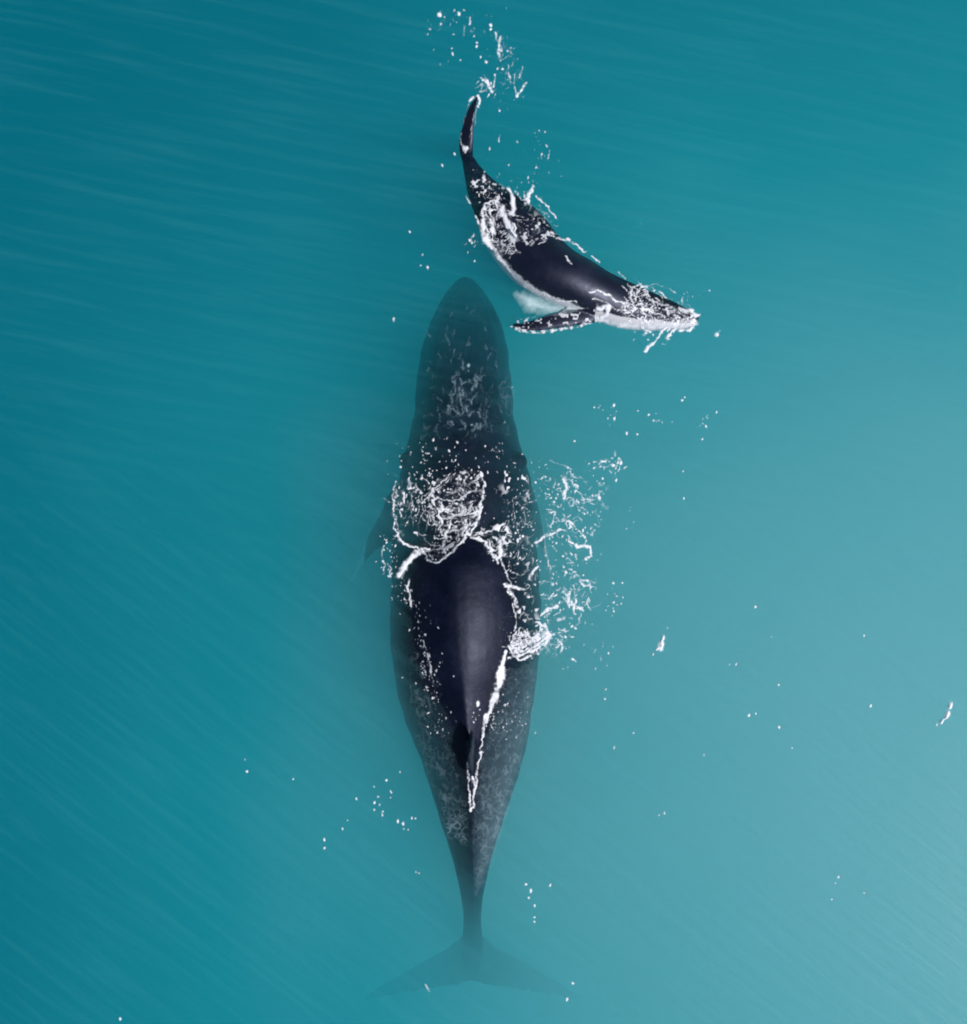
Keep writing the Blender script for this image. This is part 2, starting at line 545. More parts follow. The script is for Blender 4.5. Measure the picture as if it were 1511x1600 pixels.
# near flipper lying on the surface
B.foil([P3(940, 484, -.10) + [.42, .16, 0, -1, 0], P3(918, 489, .00) + [.40, .13, -.1, -1, .1], P3(893, 494, .05) + [.36, .11, -.1, -1, .1],
        P3(866, 500, .07) + [.31, .09, -.1, -1, .1], P3(838, 507, .07) + [.24, .075, -.05, -1, .1], P3(815, 509, .06) + [.18, .06, 0, -1, .1],
        P3(801, 507, .05) + [.07, .04, 0, -1, .1]])
for px, py, r in [(806, 514, .035), (818, 517, .04), (832, 518, .045), (848, 518, .05), (862, 517, .05), (876, 514, .045), (892, 512, .045), (908, 508, .045)]:
    B.blob(P3(px, py, .05), r, .8)
# far flipper hidden below
B.foil([P3(975, 462, -.4) + [.38, .14, 1, 0, 0], P3(962, 446, -1.0) + [.38, .11, 1, 0, 0], P3(948, 430, -1.7) + [.3, .09, 1, 0, 0], P3(935, 418, -2.2) + [.08, .05, 1, 0, 0]])
# small hooked dorsal fin
B.foil([P3(806, 372, .05) + [.36, .12, .6, -.7, 0], P3(801, 364, .17) + [.24, .07, .6, -.7, 0], P3(796, 358, .26) + [.09, .045, .6, -.7, 0]])
for px, py, zz, r in [(1000, 470, .17, .045), (1010, 474, .16, .045), (1040, 480, .12, .035), (1050, 492, .11, .035), (1060, 486, .10, .03), (1035, 495, .12, .035), (1070, 494, .08, .03)]:
    B.blob(P3(px, py, zz - .02), r, .8)

CC = np.array([list(v) for v in cc]); CSD = np.array([list(v) for v in cside]); CUP = np.array([list(v) for v in cup]); CHW = np.array(chw)


def calf_belly(co):
    d = ((co[:, None, :] - CC[None]) ** 2).sum(2)
    i = d.argmin(1)
    rel = co - CC[i]
    s = (rel * CSD[i]).sum(1) / CHW[i]
    u = (rel * CUP[i]).sum(1) / CHW[i]
    ang = np.degrees(np.arctan2(u, -s))             # 90 = dorsal, 0 = lower-left flank, -90 = belly
    start = np.interp(i, [0, 20, 40, 60, 75, 90, 101], [-40, 6, 16, 22, 34, 46, 58])
    b = np.clip((start - ang) / 24 + .5, 0, 1)
    b *= (s < .25) | (u < -.5)
    px = co[:, 0] * PX + 755.5; py = 800 - co[:, 1] * PX
    fin = (px < 930) & (px > 795) & (py > 484) & (py < 530)
    lead = np.clip((py - np.interp(px, [800, 840, 880, 930], [511, 516, 511, 503])) / 4, 0, 1)
    b = np.where(fin, lead, b)
    tail = py < 244
    b = np.where(tail, 0, b)
    return b


calf = bake("humpback_whale", B, SKIN_C, .022, 2, calf_belly)
calf["label"] = "small humpback calf curving at the surface ahead of the adult, white edged flipper out"
calf["category"] = "whale"
for wh in (mother, calf):
    wh["group"] = "humpback whales, mother and calf"


# ------------------------------------------------------------ foam painter
def hash2(ix, iy, seed):
    h = (ix.astype(np.int64) * 374761393 + iy.astype(np.int64) * 668265263 + seed * 982451653) & 0xffffffff
    h = ((h ^ (h >> 13)) * 1274126177) & 0xffffffff
    return ((h ^ (h >> 16)) & 0xffff) / 65535.0


def vnoise(x, y, seed):
    ix = np.floor(x); iy = np.floor(y)
    fx = x - ix; fy = y - iy
    fx = fx * fx * (3 - 2 * fx); fy = fy * fy * (3 - 2 * fy)
    a = hash2(ix, iy, seed); b = hash2(ix + 1, iy, seed); c = hash2(ix, iy + 1, seed); d = hash2(ix + 1, iy + 1, seed)
    return (a * (1 - fx) + b * fx) * (1 - fy) + (c * (1 - fx) + d * fx) * fy


def fbm(x, y, seed, o=3):
    s = 0; a = .5; tot = 0
    for k in range(o):
        s = s + a * vnoise(x * 2 ** k, y * 2 ** k, seed + k * 17); tot += a; a *= .5
    return s / tot


def ridge(x, y, seed):
    return 1 - np.minimum(1, 2.1 * abs(2 * vnoise(x, y, seed) - 1))


def sstep(x, a, b):
    t_ = np.clip((x - a) / (b - a), 0, 1)
    return t_ * t_ * (3 - 2 * t_)


class Foam:
    """coverage map in photo pixels (1 px = 12 mm of sea) over a box"""
    def __init__(s, x0, y0, x1, y1, warp=2.2, seed=1):
        s.x0, s.y0, s.x1, s.y1 = x0, y0, x1, y1
        s.X, s.Y = np.meshgrid(np.arange(x0, x1 + 1, dtype=float), np.arange(y0, y1 + 1, dtype=float))
        s.A = np.zeros_like(s.X)
        s.seed = seed
        s.WX = s.X + warp * 1.4 * (fbm(s.X / 7, s.Y / 7, seed) - .5) * 2
        s.WY = s.Y + warp * 1.4 * (fbm(s.X / 7, s.Y / 7, seed + 5) - .5) * 2

    def win(s, xa, ya, xb, yb, pad):
        i0 = max(0, int(min(xa, xb) - pad - s.x0)); i1 = min(s.X.shape[1], int(max(xa, xb) + pad - s.x0) + 2)
        j0 = max(0, int(min(ya, yb) - pad - s.y0)); j1 = min(s.X.shape[0], int(max(ya, yb) + pad - s.y0) + 2)
        return slice(j0, max(j1, j0)), slice(i0, max(i1, i0))

    def stroke(s, pts, w=2.0, a=.9, w2=None, rag=.35):
        w2 = w if w2 is None else w2
        n = len(pts) - 1
        for k in range(n):
            (xa, ya), (xb, yb) = pts[k], pts[k + 1]
            wa = w + (w2 - w) * k / n; wb = w + (w2 - w) * (k + 1) / n
            W_ = s.win(xa, ya, xb, yb, max(w, w2) * 2.5 + 8)
            x, y = s.WX[W_], s.WY[W_]
            if x.size == 0:
                continue
            dx, dy = xb - xa, yb - ya
            t_ = np.clip(((x - xa) * dx + (y - ya) * dy) / max(1e-6, dx * dx + dy * dy), 0, 1)
            d = np.hypot(x - xa - t_ * dx, y - ya - t_ * dy)
            ww = wa + (wb - wa) * t_
            nz = fbm(s.X[W_] / 4, s.Y[W_] / 4, s.seed + 31, 2)
            ww = ww * (1 - rag + 2 * rag * nz) / 2
            am = np.clip(.25 + 1.5 * fbm(s.X[W_] / 9, s.Y[W_] / 9, s.seed + 53, 2), 0, 1)
            ff = .85 if max(w, w2) > 5.5 else .40
            fine = sstep(fbm(s.X[W_] / 2.6, s.Y[W_] / 2.6, s.seed + 91, 2), .22, .58)
            fr_ = sstep(fbm(s.X[W_] / 3.0 + 9, s.Y[W_] / 3.0, s.seed + 97, 2), .50, .72)
            v = a * am * np.exp(-(d / np.maximum(ww * 1.05, .5)) ** 2.2 * .8) * (ff + (1 - ff) * fine)
            v = np.maximum(v, a * .30 * am * fr_ * np.exp(-(d / (ww * 1.6 + 1.2)) ** 2))
            s.A[W_] = np.maximum(s.A[W_], v)

    def dot(s, x, y, r=1.8, a=.9, el=1.0, ang=90):
        W_ = s.win(x, y, x, y, r * el * 2 + 3)
        X, Y = s.X[W_] - x, s.Y[W_] - y
        if X.size == 0:
            return
        X = X + 2.2 * (vnoise(s.X[W_] / 2.4, s.Y[W_] / 2.4, s.seed + 3) - .5)
        Y = Y + 2.2 * (vnoise(s.X[W_] / 2.4, s.Y[W_] / 2.4, s.seed + 8) - .5)
        r *= .72
        ca, sa = math.cos(R(ang)), math.sin(R(ang))
        u = (X * ca + Y * sa) / el; v = -X * sa + Y * ca
        s.A[W_] = np.maximum(s.A[W_], a * np.exp(-((u * u + v * v) / (r * r)) ** 1.3))

    def scatter(s, cx, cy, sx, sy, n, r=(.9, 2.0), a=(.3, .95), el=(1, 2), seed=0, ang=90):
        g = np.random.default_rng(seed + 100)
        for _ in range(n):
            s.dot(g.normal(cx, sx), g.normal(cy, sy), (g.uniform(*r) if g.random() > .1 else r[1] * 1.2) * .82, g.uniform(*a), g.uniform(*el), g.normal(ang, 25))

    def flow(s, poly, n, c, length=(6, 20), w=(1.1, 2.2), a=(.3, .95), turn=0, seed=0, bias=None):
        """short curved threads of foam carried round a centre c"""
        g = np.random.default_rng(seed + 500)
        xs = [p_[0] for p_ in poly]; ys = [p_[1] for p_ in poly]
        m = s.poly(poly, 2)
        k = 0
        while k < n:
            x, y = g.uniform(min(xs), max(xs)), g.uniform(min(ys), max(ys))
            if bias and g.random() > math.exp(-((x - bias[0]) / bias[2]) ** 2 - ((y - bias[1]) / bias[3]) ** 2) + .12:
                k += .2
                continue
            jx, jy = int(x - s.x0), int(y - s.y0)
            if not (0 <= jy < m.shape[0] and 0 <= jx < m.shape[1]) or m[jy, jx] < .5:
                k += .2
                continue
            L_ = g.uniform(*length); pts = [(x, y)]
            base = g.normal(0, .45)
            for _ in range(4):
                th = math.atan2(y - c[1], x - c[0]) + math.pi / 2 + R(turn) + base
                base += g.normal(0, .28)
                x += math.cos(th) * L_ / 4; y += math.sin(th) * L_ / 4
                pts.append((x, y))
            s.stroke(pts, g.uniform(*w), g.uniform(*a), g.uniform(*w) * .7)
            k += 1

    def lace(s, env, scale, width, a=.9, seed=0, stretch=(1, 1), rot=0):
        ca, sa = math.cos(R(rot)), math.sin(R(rot))
        x = (s.WX * ca + s.WY * sa) / scale / stretch[0]; y = (-s.WX * sa + s.WY * ca) / scale / stretch[1]
        wx = x + 1.1 * fbm(x * .8, y * .8, seed + 3, 2); wy = y + 1.1 * fbm(x * .8, y * .8, seed + 9, 2)
        l1 = sstep(ridge(wx, wy, seed), 1 - width, 1 - width * .35)
        l2 = sstep(ridge(wx * 2.1, wy * 2.1, seed + 40), 1 - width * 1.1, 1 - width * .35) * .8
        pat = sstep(fbm(x * .45, y * .45, seed + 77, 2), .28, .62)
        s.A = np.maximum(s.A, a * env * np.clip(np.maximum(l1, l2 * .9), 0, 1) ** 1.7 * (.25 + .75 * pat))

    def specks(s, env, scale, thr, a=.9, seed=0, stretch=(1, 1)):
        n = vnoise(s.X / scale / stretch[0], s.Y / scale / stretch[1], seed + 200) * .6 + .4 * vnoise(s.X / scale * .3, s.Y / scale * .3, seed + 230)
        s.A = np.maximum(s.A, a * env * sstep(n, thr, thr + .14))

    def poly(s, pts, soft=8):
        """soft mask of a polygon"""
        x, y = s.WX, s.WY
        inside = np.zeros(x.shape, bool)
        dmin = np.full(x.shape, 1e9)
        n = len(pts)
        for i in range(n):
            (xa, ya), (xb, yb) = pts[i], pts[(i + 1) % n]
            c = ((ya > y) != (yb > y))
            inside ^= c & (x < (xb - xa) * (y - ya) / ((yb - ya) if yb != ya else 1e-9) + xa)
            dx, dy = xb - xa, yb - ya
            t_ = np.clip(((x - xa) * dx + (y - ya) * dy) / (dx * dx + dy * dy + 1e-9), 0, 1)
            dmin = np.minimum(dmin, np.hypot(x - xa - t_ * dx, y - ya - t_ * dy))
        return np.clip(.5 + np.where(inside, dmin, -dmin) / soft, 0, 1)

    def blob_env(s, cx, cy, rx, ry, k=1.0):
        return np.exp(-(((s.X - cx) / rx) ** 2 + ((s.Y - cy) / ry) ** 2) * k)


def bvh_of(objs):
    out = []
    for o in objs:
        out.append(BVHTree.FromObject(o, bpy.context.evaluated_depsgraph_get()))
    return out


dg = bpy.context.evaluated_depsgraph_get(); dg.update()
TREES = bvh_of([mother, calf])
BOXES = []
for o in (mother, calf):
    c = np.array([v.co[:] for v in o.data.vertices]); BOXES.append((c.min(0), c.max(0)))


def body_z(x, y):
    z = 0.0
    for tr, (lo, hi) in zip(TREES, BOXES):
        if lo[0] < x < hi[0] and lo[1] < y < hi[1]:
            h = tr.ray_cast(Vector((x, y, 3)), Vector((0, 0, -1)))
            if h[0] is not None and h[0].z > z:
                z = h[0].z
    return z


def foam_material(name, col, crisp=True):
    m, t = new_mat(name)
    L = t.links
    out = N(t, "ShaderNodeOutputMaterial")
    at = N(t, "ShaderNodeAttribute", attribute_name="cover")
    geo = N(t, "ShaderNodeNewGeometry")
    nz = N(t, "ShaderNodeTexNoise", i_Scale=38.0, i_Detail=3.0)
    L.new(geo.outputs["Position"], nz.inputs["Vector"])
    f = math_n(t, 'MULTIPLY', at.outputs["Fac"], math_n(t, 'ADD', .75, math_n(t, 'MULTIPLY', nz.outputs[0], .5)), clamp=True)
    if crisp:
        cr = N(t, "ShaderNodeMapRange", i_1=.06, i_2=.74)
        cr.interpolation_type = 'SMOOTHSTEP'
        L.new(f, cr.inputs[0]); f = cr.outputs[0]
    d = N(t, "ShaderNodeBsdfPrincipled", i_Roughness=.55)
    d.inputs["Base Color"].default_value = (*col, 1)
    tr = N(t, "ShaderNodeBsdfTransparent")
    mx = N(t, "ShaderNodeMixShader")
    L.new(f, mx.inputs[0]); L.new(tr.outputs[0], mx.inputs[1]); L.new(d.outputs[0], mx.inputs[2])
    L.new(mx.outputs[0], out.inputs[0])
    return m


FOAM = foam_material("sea_foam", (.86, .88, .95))
PAINTED_REFLECTIONS = foam_material("painted_ripples", (.40, .58, .68), False)  # pale colour standing for sky reflections on rippled water


WASH = foam_material("bubble_wash", (.62, .80, .84), False)


def foam_object(name, F, label, mat=FOAM, lift=.012, dome=.012, kind="stuff", category=None):
    A = np.clip(F.A, 0, 1)
    keep = A > .03
    kf = keep[:-1, :-1] | keep[1:, :-1] | keep[:-1, 1:] | keep[1:, 1:]
    need = np.zeros_like(keep)
    need[:-1, :-1] |= kf; need[1:, :-1] |= kf; need[:-1, 1:] |= kf; need[1:, 1:] |= kf
    idx = -np.ones(A.shape, int)
    jj, ii = np.nonzero(need)
    idx[jj, ii] = np.arange(len(jj))
    xs = (F.X[jj, ii] - 755.5) / PX; ys = (800 - F.Y[jj, ii]) / PX; av = A[jj, ii]
    verts = [(x, y, body_z(x, y) + lift + dome * a) for x, y, a in zip(xs, ys, av)]
    fj, fi = np.nonzero(kf)
    faces = np.stack([idx[fj + 1, fi], idx[fj + 1, fi + 1], idx[fj, fi + 1], idx[fj, fi]], 1).tolist()
    o = link_mesh(name, verts, faces, mat, True)
    at = o.data.attributes.new("cover", 'FLOAT', 'POINT')
    at.data.foreach_set("value", av.astype(np.float32))
    o["label"] = label
    if kind:
        o["kind"] = kind
    if category:
        o["category"] = category
    return o


# ---- swirl of foam over the mother's shoulders
F = Foam(590, 670, 775, 900, 3.0, 3)
sw = F.poly([(618, 752), (612, 800), (618, 845), (650, 860), (668, 874), (682, 879), (698, 870), (714, 855), (737, 833), (750, 812), (757, 778), (753, 742), (735, 735), (690, 745), (650, 748)], 6)
env = sw * (.45 + .55 * F.blob_env(712, 790, 55, 50))
F.lace(env, 22, .20, .8, 5, (1.5, .8), -28)
F.lace(sw * .6, 10, .17, .6, 8, (.7, 1.3), 10)
F.lace(sw * F.blob_env(722, 800, 30, 36), 9, .28, .8, 18, (1.5, .7), -30)
for pts, w_, a_ in [
    ([(752, 738), (757, 762), (750, 795), (741, 823), (722, 845), (700, 868), (682, 878), (668, 874), (662, 860)], 3.2, .95),
    ([(619, 752), (614, 775), (615, 800), (617, 825), (622, 842)], 2.4, .75),
    ([(622, 842), (640, 852), (655, 858), (672, 857)], 3.2, .95),
    ([(672, 857), (671, 866), (676, 872)], 3, .9),
    ([(698, 757), (684, 763), (673, 772), (670, 786), (675, 805), (684, 818), (697, 822)], 2.6, .7),
    ([(753, 766), (736, 768), (718, 781), (700, 783), (681, 777), (676, 782)], 3.6, .9),
    ([(742, 783), (722, 793), (705, 797), (688, 793)], 3.4, .85),
    ([(737, 790), (722, 803), (705, 808), (688, 809)], 3.2, .85),
    ([(702, 818), (698, 832), (694, 848), (692, 862)], 4.2, .9),
    ([(735, 800), (725, 820), (712, 842)], 3.0, .7),
    ([(745, 790), (737, 812), (722, 838)], 2.4, .7),
    ([(715, 728), (720, 742), (716, 760), (711, 766)], 1.5, .5),
    ([(690, 738), (702, 745), (705, 755)], 1.8, .5),
    ([(660, 790), (668, 812), (664, 830)], 1.8, .45), ([(650, 765), (640, 790), (645, 820)], 1.6, .4),
    ([(748, 742), (740, 752), (725, 760)], 3, .7)]:
    F.stroke(pts, w_, a_ * (.62 if min(p_[0] for p_ in pts) > 668 and max(p_[1] for p_ in pts) < 850 else 1))
swp = [(622, 756), (617, 800), (624, 838), (652, 852), (668, 866), (682, 872), (695, 862), (712, 848), (733, 828), (745, 808), (751, 778), (748, 745), (733, 737), (690, 745), (650, 750)]
F.flow(swp, 50, (702, 788), (5, 16), (1.2, 2.2), (.3, .8), 0, 1)
F.flow(swp, 78, (702, 790), (8, 28), (1.1, 2.6), (.4, 1), 0, 2, (722, 800, 30, 40))
F.flow(swp, 34, (760, 500), (6, 16), (1.2, 2.0), (.3, .8), 90, 3)
F.specks(sw, 2.6, .70, .6, 9, (1, 2.0))
F.specks(sw * F.blob_env(725, 795, 34, 40), 2.6, .68, .7, 12, (1.6, 1.2))
F.scatter(690, 735, 32, 22, 75, (1, 2.2), (.35, .95), seed=2)
F.scatter(660, 705, 30, 14, 22, (1, 1.8), (.3, .8), seed=5)
F.scatter(735, 740, 14, 8, 22, (1, 2.2), (.4, .9), seed=6)
foam_object("foam", F, "white swirl of foam sliding over the adult whale's shoulders")

# ---- left waterline of the mother
F = Foam(560, 820, 725, 1160, 2.4, 9)
F.stroke([(652, 862), (640, 875), (630, 888), (624, 898)], 7.5, .95, 8)
F.stroke([(660, 862), (645, 872)], 3, .8)
F.stroke([(640, 905), (638, 920), (641, 935), (644, 948)], 3.2, .75)
F.scatter(603, 875, 8, 18, 26, (1, 2.3), (.4, .95), seed=11)
F.scatter(612, 845, 9, 9, 12, (1, 2), (.4, .8), seed=12)
F.scatter(628, 915, 9, 14, 24, (1, 2.0), (.3, .8), seed=13)
F.stroke([(600, 852), (597, 868), (602, 885)], 2, .6); F.stroke([(605, 880), (612, 888), (610, 900)], 2.2, .7)
g = np.random.default_rng(5)
for _ in range(130):
    y = g.uniform(935, 1150)
    x = np.interp(y, [930, 960, 1020, 1060, 1100, 1150], [642, 655, 666, 673, 682, 692]) + g.normal(0, 6 if g.random() > .4 else 16) - 2
    F.dot(x, y, g.uniform(.9, 1.9), g.uniform(.25, .9) * np.interp(y, [935, 1000, 1080, 1150], [.8, .9, 1, .6]), g.uniform(1, 2.4), g.normal(80, 20))
F.stroke([(662, 1000), (668, 1020), (673, 1040), (676, 1060)], 2.0, .7, rag=.8)
foam_object("foam", F, "thin line of white foam specks along the left waterline of the adult whale")

# ---- right side of the mother: rosette, shoulder lace, painted glint
F = Foam(725, 690, 880, 1285, 2.6, 15)
F.lace(F.poly([(735, 835), (770, 822), (792, 815), (800, 830), (798, 850), (788, 862), (778, 880), (765, 862), (750, 845)], 7), 9, .5, .95, 21)
F.stroke([(738, 838), (755, 845), (768, 858), (775, 872), (778, 880)], 3.5, .9)
F.stroke([(782, 845), (783, 858), (779, 870)], 6, .9)
F.stroke([(740, 836), (760, 832), (785, 818)], 2.2, .7)
F.stroke([(783, 873), (788, 888), (795, 905), (800, 920)], 2.2, .6)
F.stroke([(790, 914), (800, 918), (818, 921)], 5, .95); F.stroke([(795, 922), (803, 935), (808, 948)], 4.5, .85)
F.stroke([(800, 942), (806, 962), (806, 985), (800, 1003)], 1.9, .8)
F.stroke([(785, 865), (795, 872), (795, 890), (788, 895)], 1.6, .55)
F.stroke([(840, 885), (832, 892), (828, 905)], 4, .8); F.stroke([(800, 895), (815, 900), (826, 890)], 1.6, .5)
for k_, (a0, a_) in enumerate([(0, .95), (7, .9), (14, .85), (21, .7)]):
    F.stroke([(795 + a0 * .3, 1027 - a0), (815, 1023 - a0 * .8), (835, 1017 - a0), (852 - a0 * .25, 1005 - a0)], 3.6, a_)
F.stroke([(852, 1008), (857, 995), (852, 980), (840, 973)], 4.5, .85)
F.stroke([(795, 1008), (800, 1022), (812, 1030), (830, 1026)], 3.4, .9)
F.lace(F.blob_env(832, 1003, 24, 20), 8, .28, .8, 31, (1.6, .7), -20)
F.specks(F.blob_env(826, 990, 34, 32), 2.8, .64, .8, 3)
F.lace(F.poly([(780, 760), (830, 740), (838, 900), (830, 980), (805, 960), (792, 880)], 10) * .5, 13, .2, .8, 41, (.8, 1.4))
F.specks(F.poly([(770, 700), (828, 700), (842, 980), (812, 990), (790, 870)], 12), 3.4, .72, .8, 8, (1, 1.4))
F.scatter(800, 830, 24, 40, 60, (1, 2.1), (.3, .9), seed=21)
F.scatter(740, 700, 30, 18, 14, (1, 1.7), (.2, .6), seed=22)
F.scatter(815, 775, 12, 30, 36, (1, 1.8), (.25, .8), seed=23)
F.scatter(775, 705, 8, 12, 12, (1, 1.8), (.3, .7), seed=28)
F.flow([(800, 1025), (796, 1000), (812, 985), (840, 972), (856, 990), (855, 1010), (830, 1022)], 46, (815, 985), (6, 20), (1.3, 3), (.5, 1), 0, 21)
F.flow([(740, 836), (770, 825), (792, 815), (802, 835), (795, 860), (780, 880), (765, 862), (750, 845)], 36, (765, 800), (4, 12), (1.2, 2.6), (.4, 1), 0, 22)
F.flow([(785, 800), (830, 760), (842, 900), (838, 980), (808, 960), (792, 880)], 60, (760, 850), (4, 13), (1, 2), (.2, .75), 30, 23)
# glint where the back meets the water, painted as white foam strokes
F.stroke([(789, 1018), (787, 1030), (785, 1045)], 4, .8, 8)
F.stroke([(785, 1045), (781, 1063), (774, 1083), (767, 1105)], 11, .95, 7, rag=.5)
F.stroke([(767, 1105), (760, 1122), (755, 1140), (753, 1160)], 6, .9, 2.4, rag=.45)
F.stroke([(753, 1160), (751, 1180), (747, 1200), (743, 1225), (738, 1262)], 2.6, .85, 2.2)
F.stroke([(731, 1190), (732, 1215), (733, 1240), (736, 1266)], 2.8, .9)
F.stroke([(738, 1215), (742, 1228), (740, 1245)], 3.6, .85)
F.dot(747, 1098, 4, .9, 1.5); F.scatter(744, 1120, 3, 8, 7, (1, 2), (.4, .9), seed=25)
F.scatter(795, 1115, 18, 22, 60, (.9, 1.8), (.25, .75), seed=24)
F.scatter(775, 1130, 10, 10, 40, (.9, 1.8), (.3, .8), seed=26)
foam_object("foam", F, "white foam rosette, lace and painted waterline glint beside the adult whale's right flank")

# ---- open foam field to the right of the mother
F = Foam(830, 560, 1160, 1060, 2.6, 33)
core = np.maximum.reduce([F.blob_env(895, 800, 45, 70), F.blob_env(895, 925, 40, 45), F.blob_env(950, 720, 25, 14) * .8, F.blob_env(870, 990, 30, 30) * .8])
F.lace(core * sstep(fbm(F.X / 30, F.Y / 30, 4), .42, .6), 13, .22, .9, 51, (1, 1.2))
F.specks(core * sstep(fbm(F.X / 22, F.Y / 22, 64), .40, .6), 3.6, .68, .95, 7, (1, 1.3))
F.flow([(850, 745), (905, 740), (930, 800), (925, 860), (870, 880), (848, 800)], 55, (840, 900), (3, 13), (1.1, 2.6), (.3, .95), 0, 31)
F.flow([(850, 890), (915, 885), (930, 950), (880, 1015), (850, 1000)], 50, (840, 900), (3, 13), (1.1, 2.8), (.3, .95), 0, 32)
F.flow([(925, 712), (975, 710), (975, 735), (930, 735)], 12, (940, 800), (3, 8), (1.1, 2.4), (.3, .9), 0, 33)
for pts, w_, a_ in [
    ([(838, 848), (848, 840), (866, 834)], 4, .85), ([(880, 745), (884, 765), (880, 778)], 5, .85), ([(878, 770), (892, 790), (905, 782)], 2, .5),
    ([(890, 815), (905, 830), (915, 840)], 3, .75), ([(891, 845), (903, 853), (921, 855)], 4.4, .9), ([(921, 855), (926, 868), (916, 872)], 3, .8),
    ([(900, 900), (908, 906), (916, 908)], 4.5, .85), ([(880, 925), (888, 935), (887, 945), (900, 945), (910, 955)], 3.8, .85),
    ([(845, 962), (857, 952), (870, 948)], 4.2, .85), ([(872, 968), (885, 963)], 4.5, .7), ([(850, 975), (858, 990), (853, 1003)], 5, .85),
    ([(872, 998), (878, 1008), (876, 1018)], 3.6, .65), ([(893, 1030), (899, 1033)], 3.4, .8), ([(855, 875), (862, 890)], 2.2, .55),
    ([(858, 720), (880, 728), (895, 735)], 1.8, .45), ([(895, 780), (905, 792), (915, 797)], 2, .5), ([(870, 815), (882, 813), (890, 806)], 2, .5)]:
    F.stroke(pts, w_, a_)
for cx, cy_, sx, sy, n in [(945, 722, 14, 6, 14), (960, 730, 12, 10, 14), (935, 770, 6, 15, 8), (935, 805, 8, 12, 8), (890, 780, 24, 30, 42), (885, 880, 28, 40, 60), (870, 960, 26, 34, 50),
                            (960, 930, 7, 18, 16), (985, 810, 3, 10, 5), (925, 1015, 18, 12, 16), (945, 640, 10, 9, 9), (958, 645, 5, 8, 5), (1025, 655, 9, 8, 7), (1103, 662, 6, 8, 7),
                            (820, 575, 12, 5, 8), (850, 740, 14, 20, 26), (870, 1005, 14, 14, 18), (855, 765, 9, 14, 16)]:
    F.scatter(cx, cy_, sx, sy, n, (1, 2.0), (.3, .95), (1, 1.7), seed=int(cx * 3 + cy_))
for x, y, r in [(959, 633, 2.4), (960, 654, 2.6), (979, 677, 2.4), (997, 642, 1.8), (1066, 625, 2.2), (1120, 644, 2.2), (1103, 666, 2.4), (1097, 686, 2.4), (963, 750, 2.6), (958, 727, 3.2), (970, 723, 2.8), (936, 778, 3),
                (1068, 779, 2), (1067, 737, 1.5), (1070, 620, 1.6), (929, 637, 1.8), (996, 678, 1.8), (1021, 657, 1.6)]:
    F.dot(x, y, r, .9, random.uniform(1, 1.6), 100)
foam_object("foam", F, "scattered white foam lace and droplets on open water right of the adult whale")

# ---- sky reflections painted as a pale rippled sheet over the mother's tail flank
F = Foam(735, 1020, 850, 1400, 2.0, 44)
tw = F.poly([(790, 1045), (838, 1030), (832, 1100), (823, 1145), (803, 1215), (782, 1290), (760, 1355), (745, 1395), (740, 1290), (745, 1210), (760, 1145), (782, 1095)], 14)
ed = np.interp(F.Y[:, 0], [1040, 1150, 1250, 1400], [.35, .75, 1.15, 1.1])[:, None]
rightness = np.clip((F.X - 735) / np.interp(F.Y[:, 0], [1040, 1150, 1300, 1400], [110, 95, 45, 18])[:, None], 0, 1)
F.A = tw * (.02 + .14 * rightness ** 1.5) * ed
F.lace(tw * ed * (.3 + .7 * rightness), 8, .55, .34, 61, (.6, 1.1), 15)
F.lace(tw * ed * (.3 + .7 * rightness), 4.5, .7, .32, 66, (.7, 1.1), 25)
foam_object("foam", F, "pale painted sky reflections on ripples over the right side of the adult whale's tail", PAINTED_REFLECTIONS, .006, .012)

F = Foam(640, 690, 830, 1330, 2.0, 47)
en = F.poly([(660, 1010), (690, 1060), (705, 1150), (728, 1240), (728, 1320), (695, 1290), (672, 1215), (640, 1120), (620, 1040)], 16) * .55
F.lace(en, 10, .4, .14, 71, (.6, 1.4), -12)
F.lace(F.poly([(690, 1240), (728, 1250), (730, 1320), (700, 1315)], 8), 9, .4, .2, 72, (1, 1), 0)
foam_object("foam", F, "faint bluish painted sky reflections on ripples over the left side of the adult whale's tail", PAINTED_REFLECTIONS, .006, .012)

F = Foam(640, 480, 820, 700, 2.4, 49)
F.flow([(700, 590), (722, 575), (752, 590), (760, 665), (738, 680), (695, 670)], 60, (3000, 640), (4, 14), (1.2, 3.0), (.12, .42), 0, 51)
F.flow([(670, 520), (720, 470), (780, 520), (795, 690), (655, 690)], 60, (1800, 640), (4, 14), (1.0, 2.4), (.06, .22), 0, 52)
F.dot(732, 571, 3, .8); F.dot(732, 580, 1.8, .35); F.dot(800, 605, 2, .5); F.dot(788, 660, 2.2, .6); F.dot(737, 664, 2.2, .6)
F.lace(F.poly([(668, 560), (700, 500), (760, 500), (790, 570), (800, 690), (650, 690)], 25) * np.interp(F.Y, [480, 560, 700], [.3, .6, 1]), 9, .12, .08, 75, (1.8, .6), 22)
F.lace(F.poly([(775, 560), (796, 560), (808, 690), (785, 690)], 10), 12, .3, .10, 78, (.7, 1.8), 0)
foam_object("foam", F, "faint pale painted sky reflections on ripples above the adult whale's submerged head", PAINTED_REFLECTIONS, .006, .012)

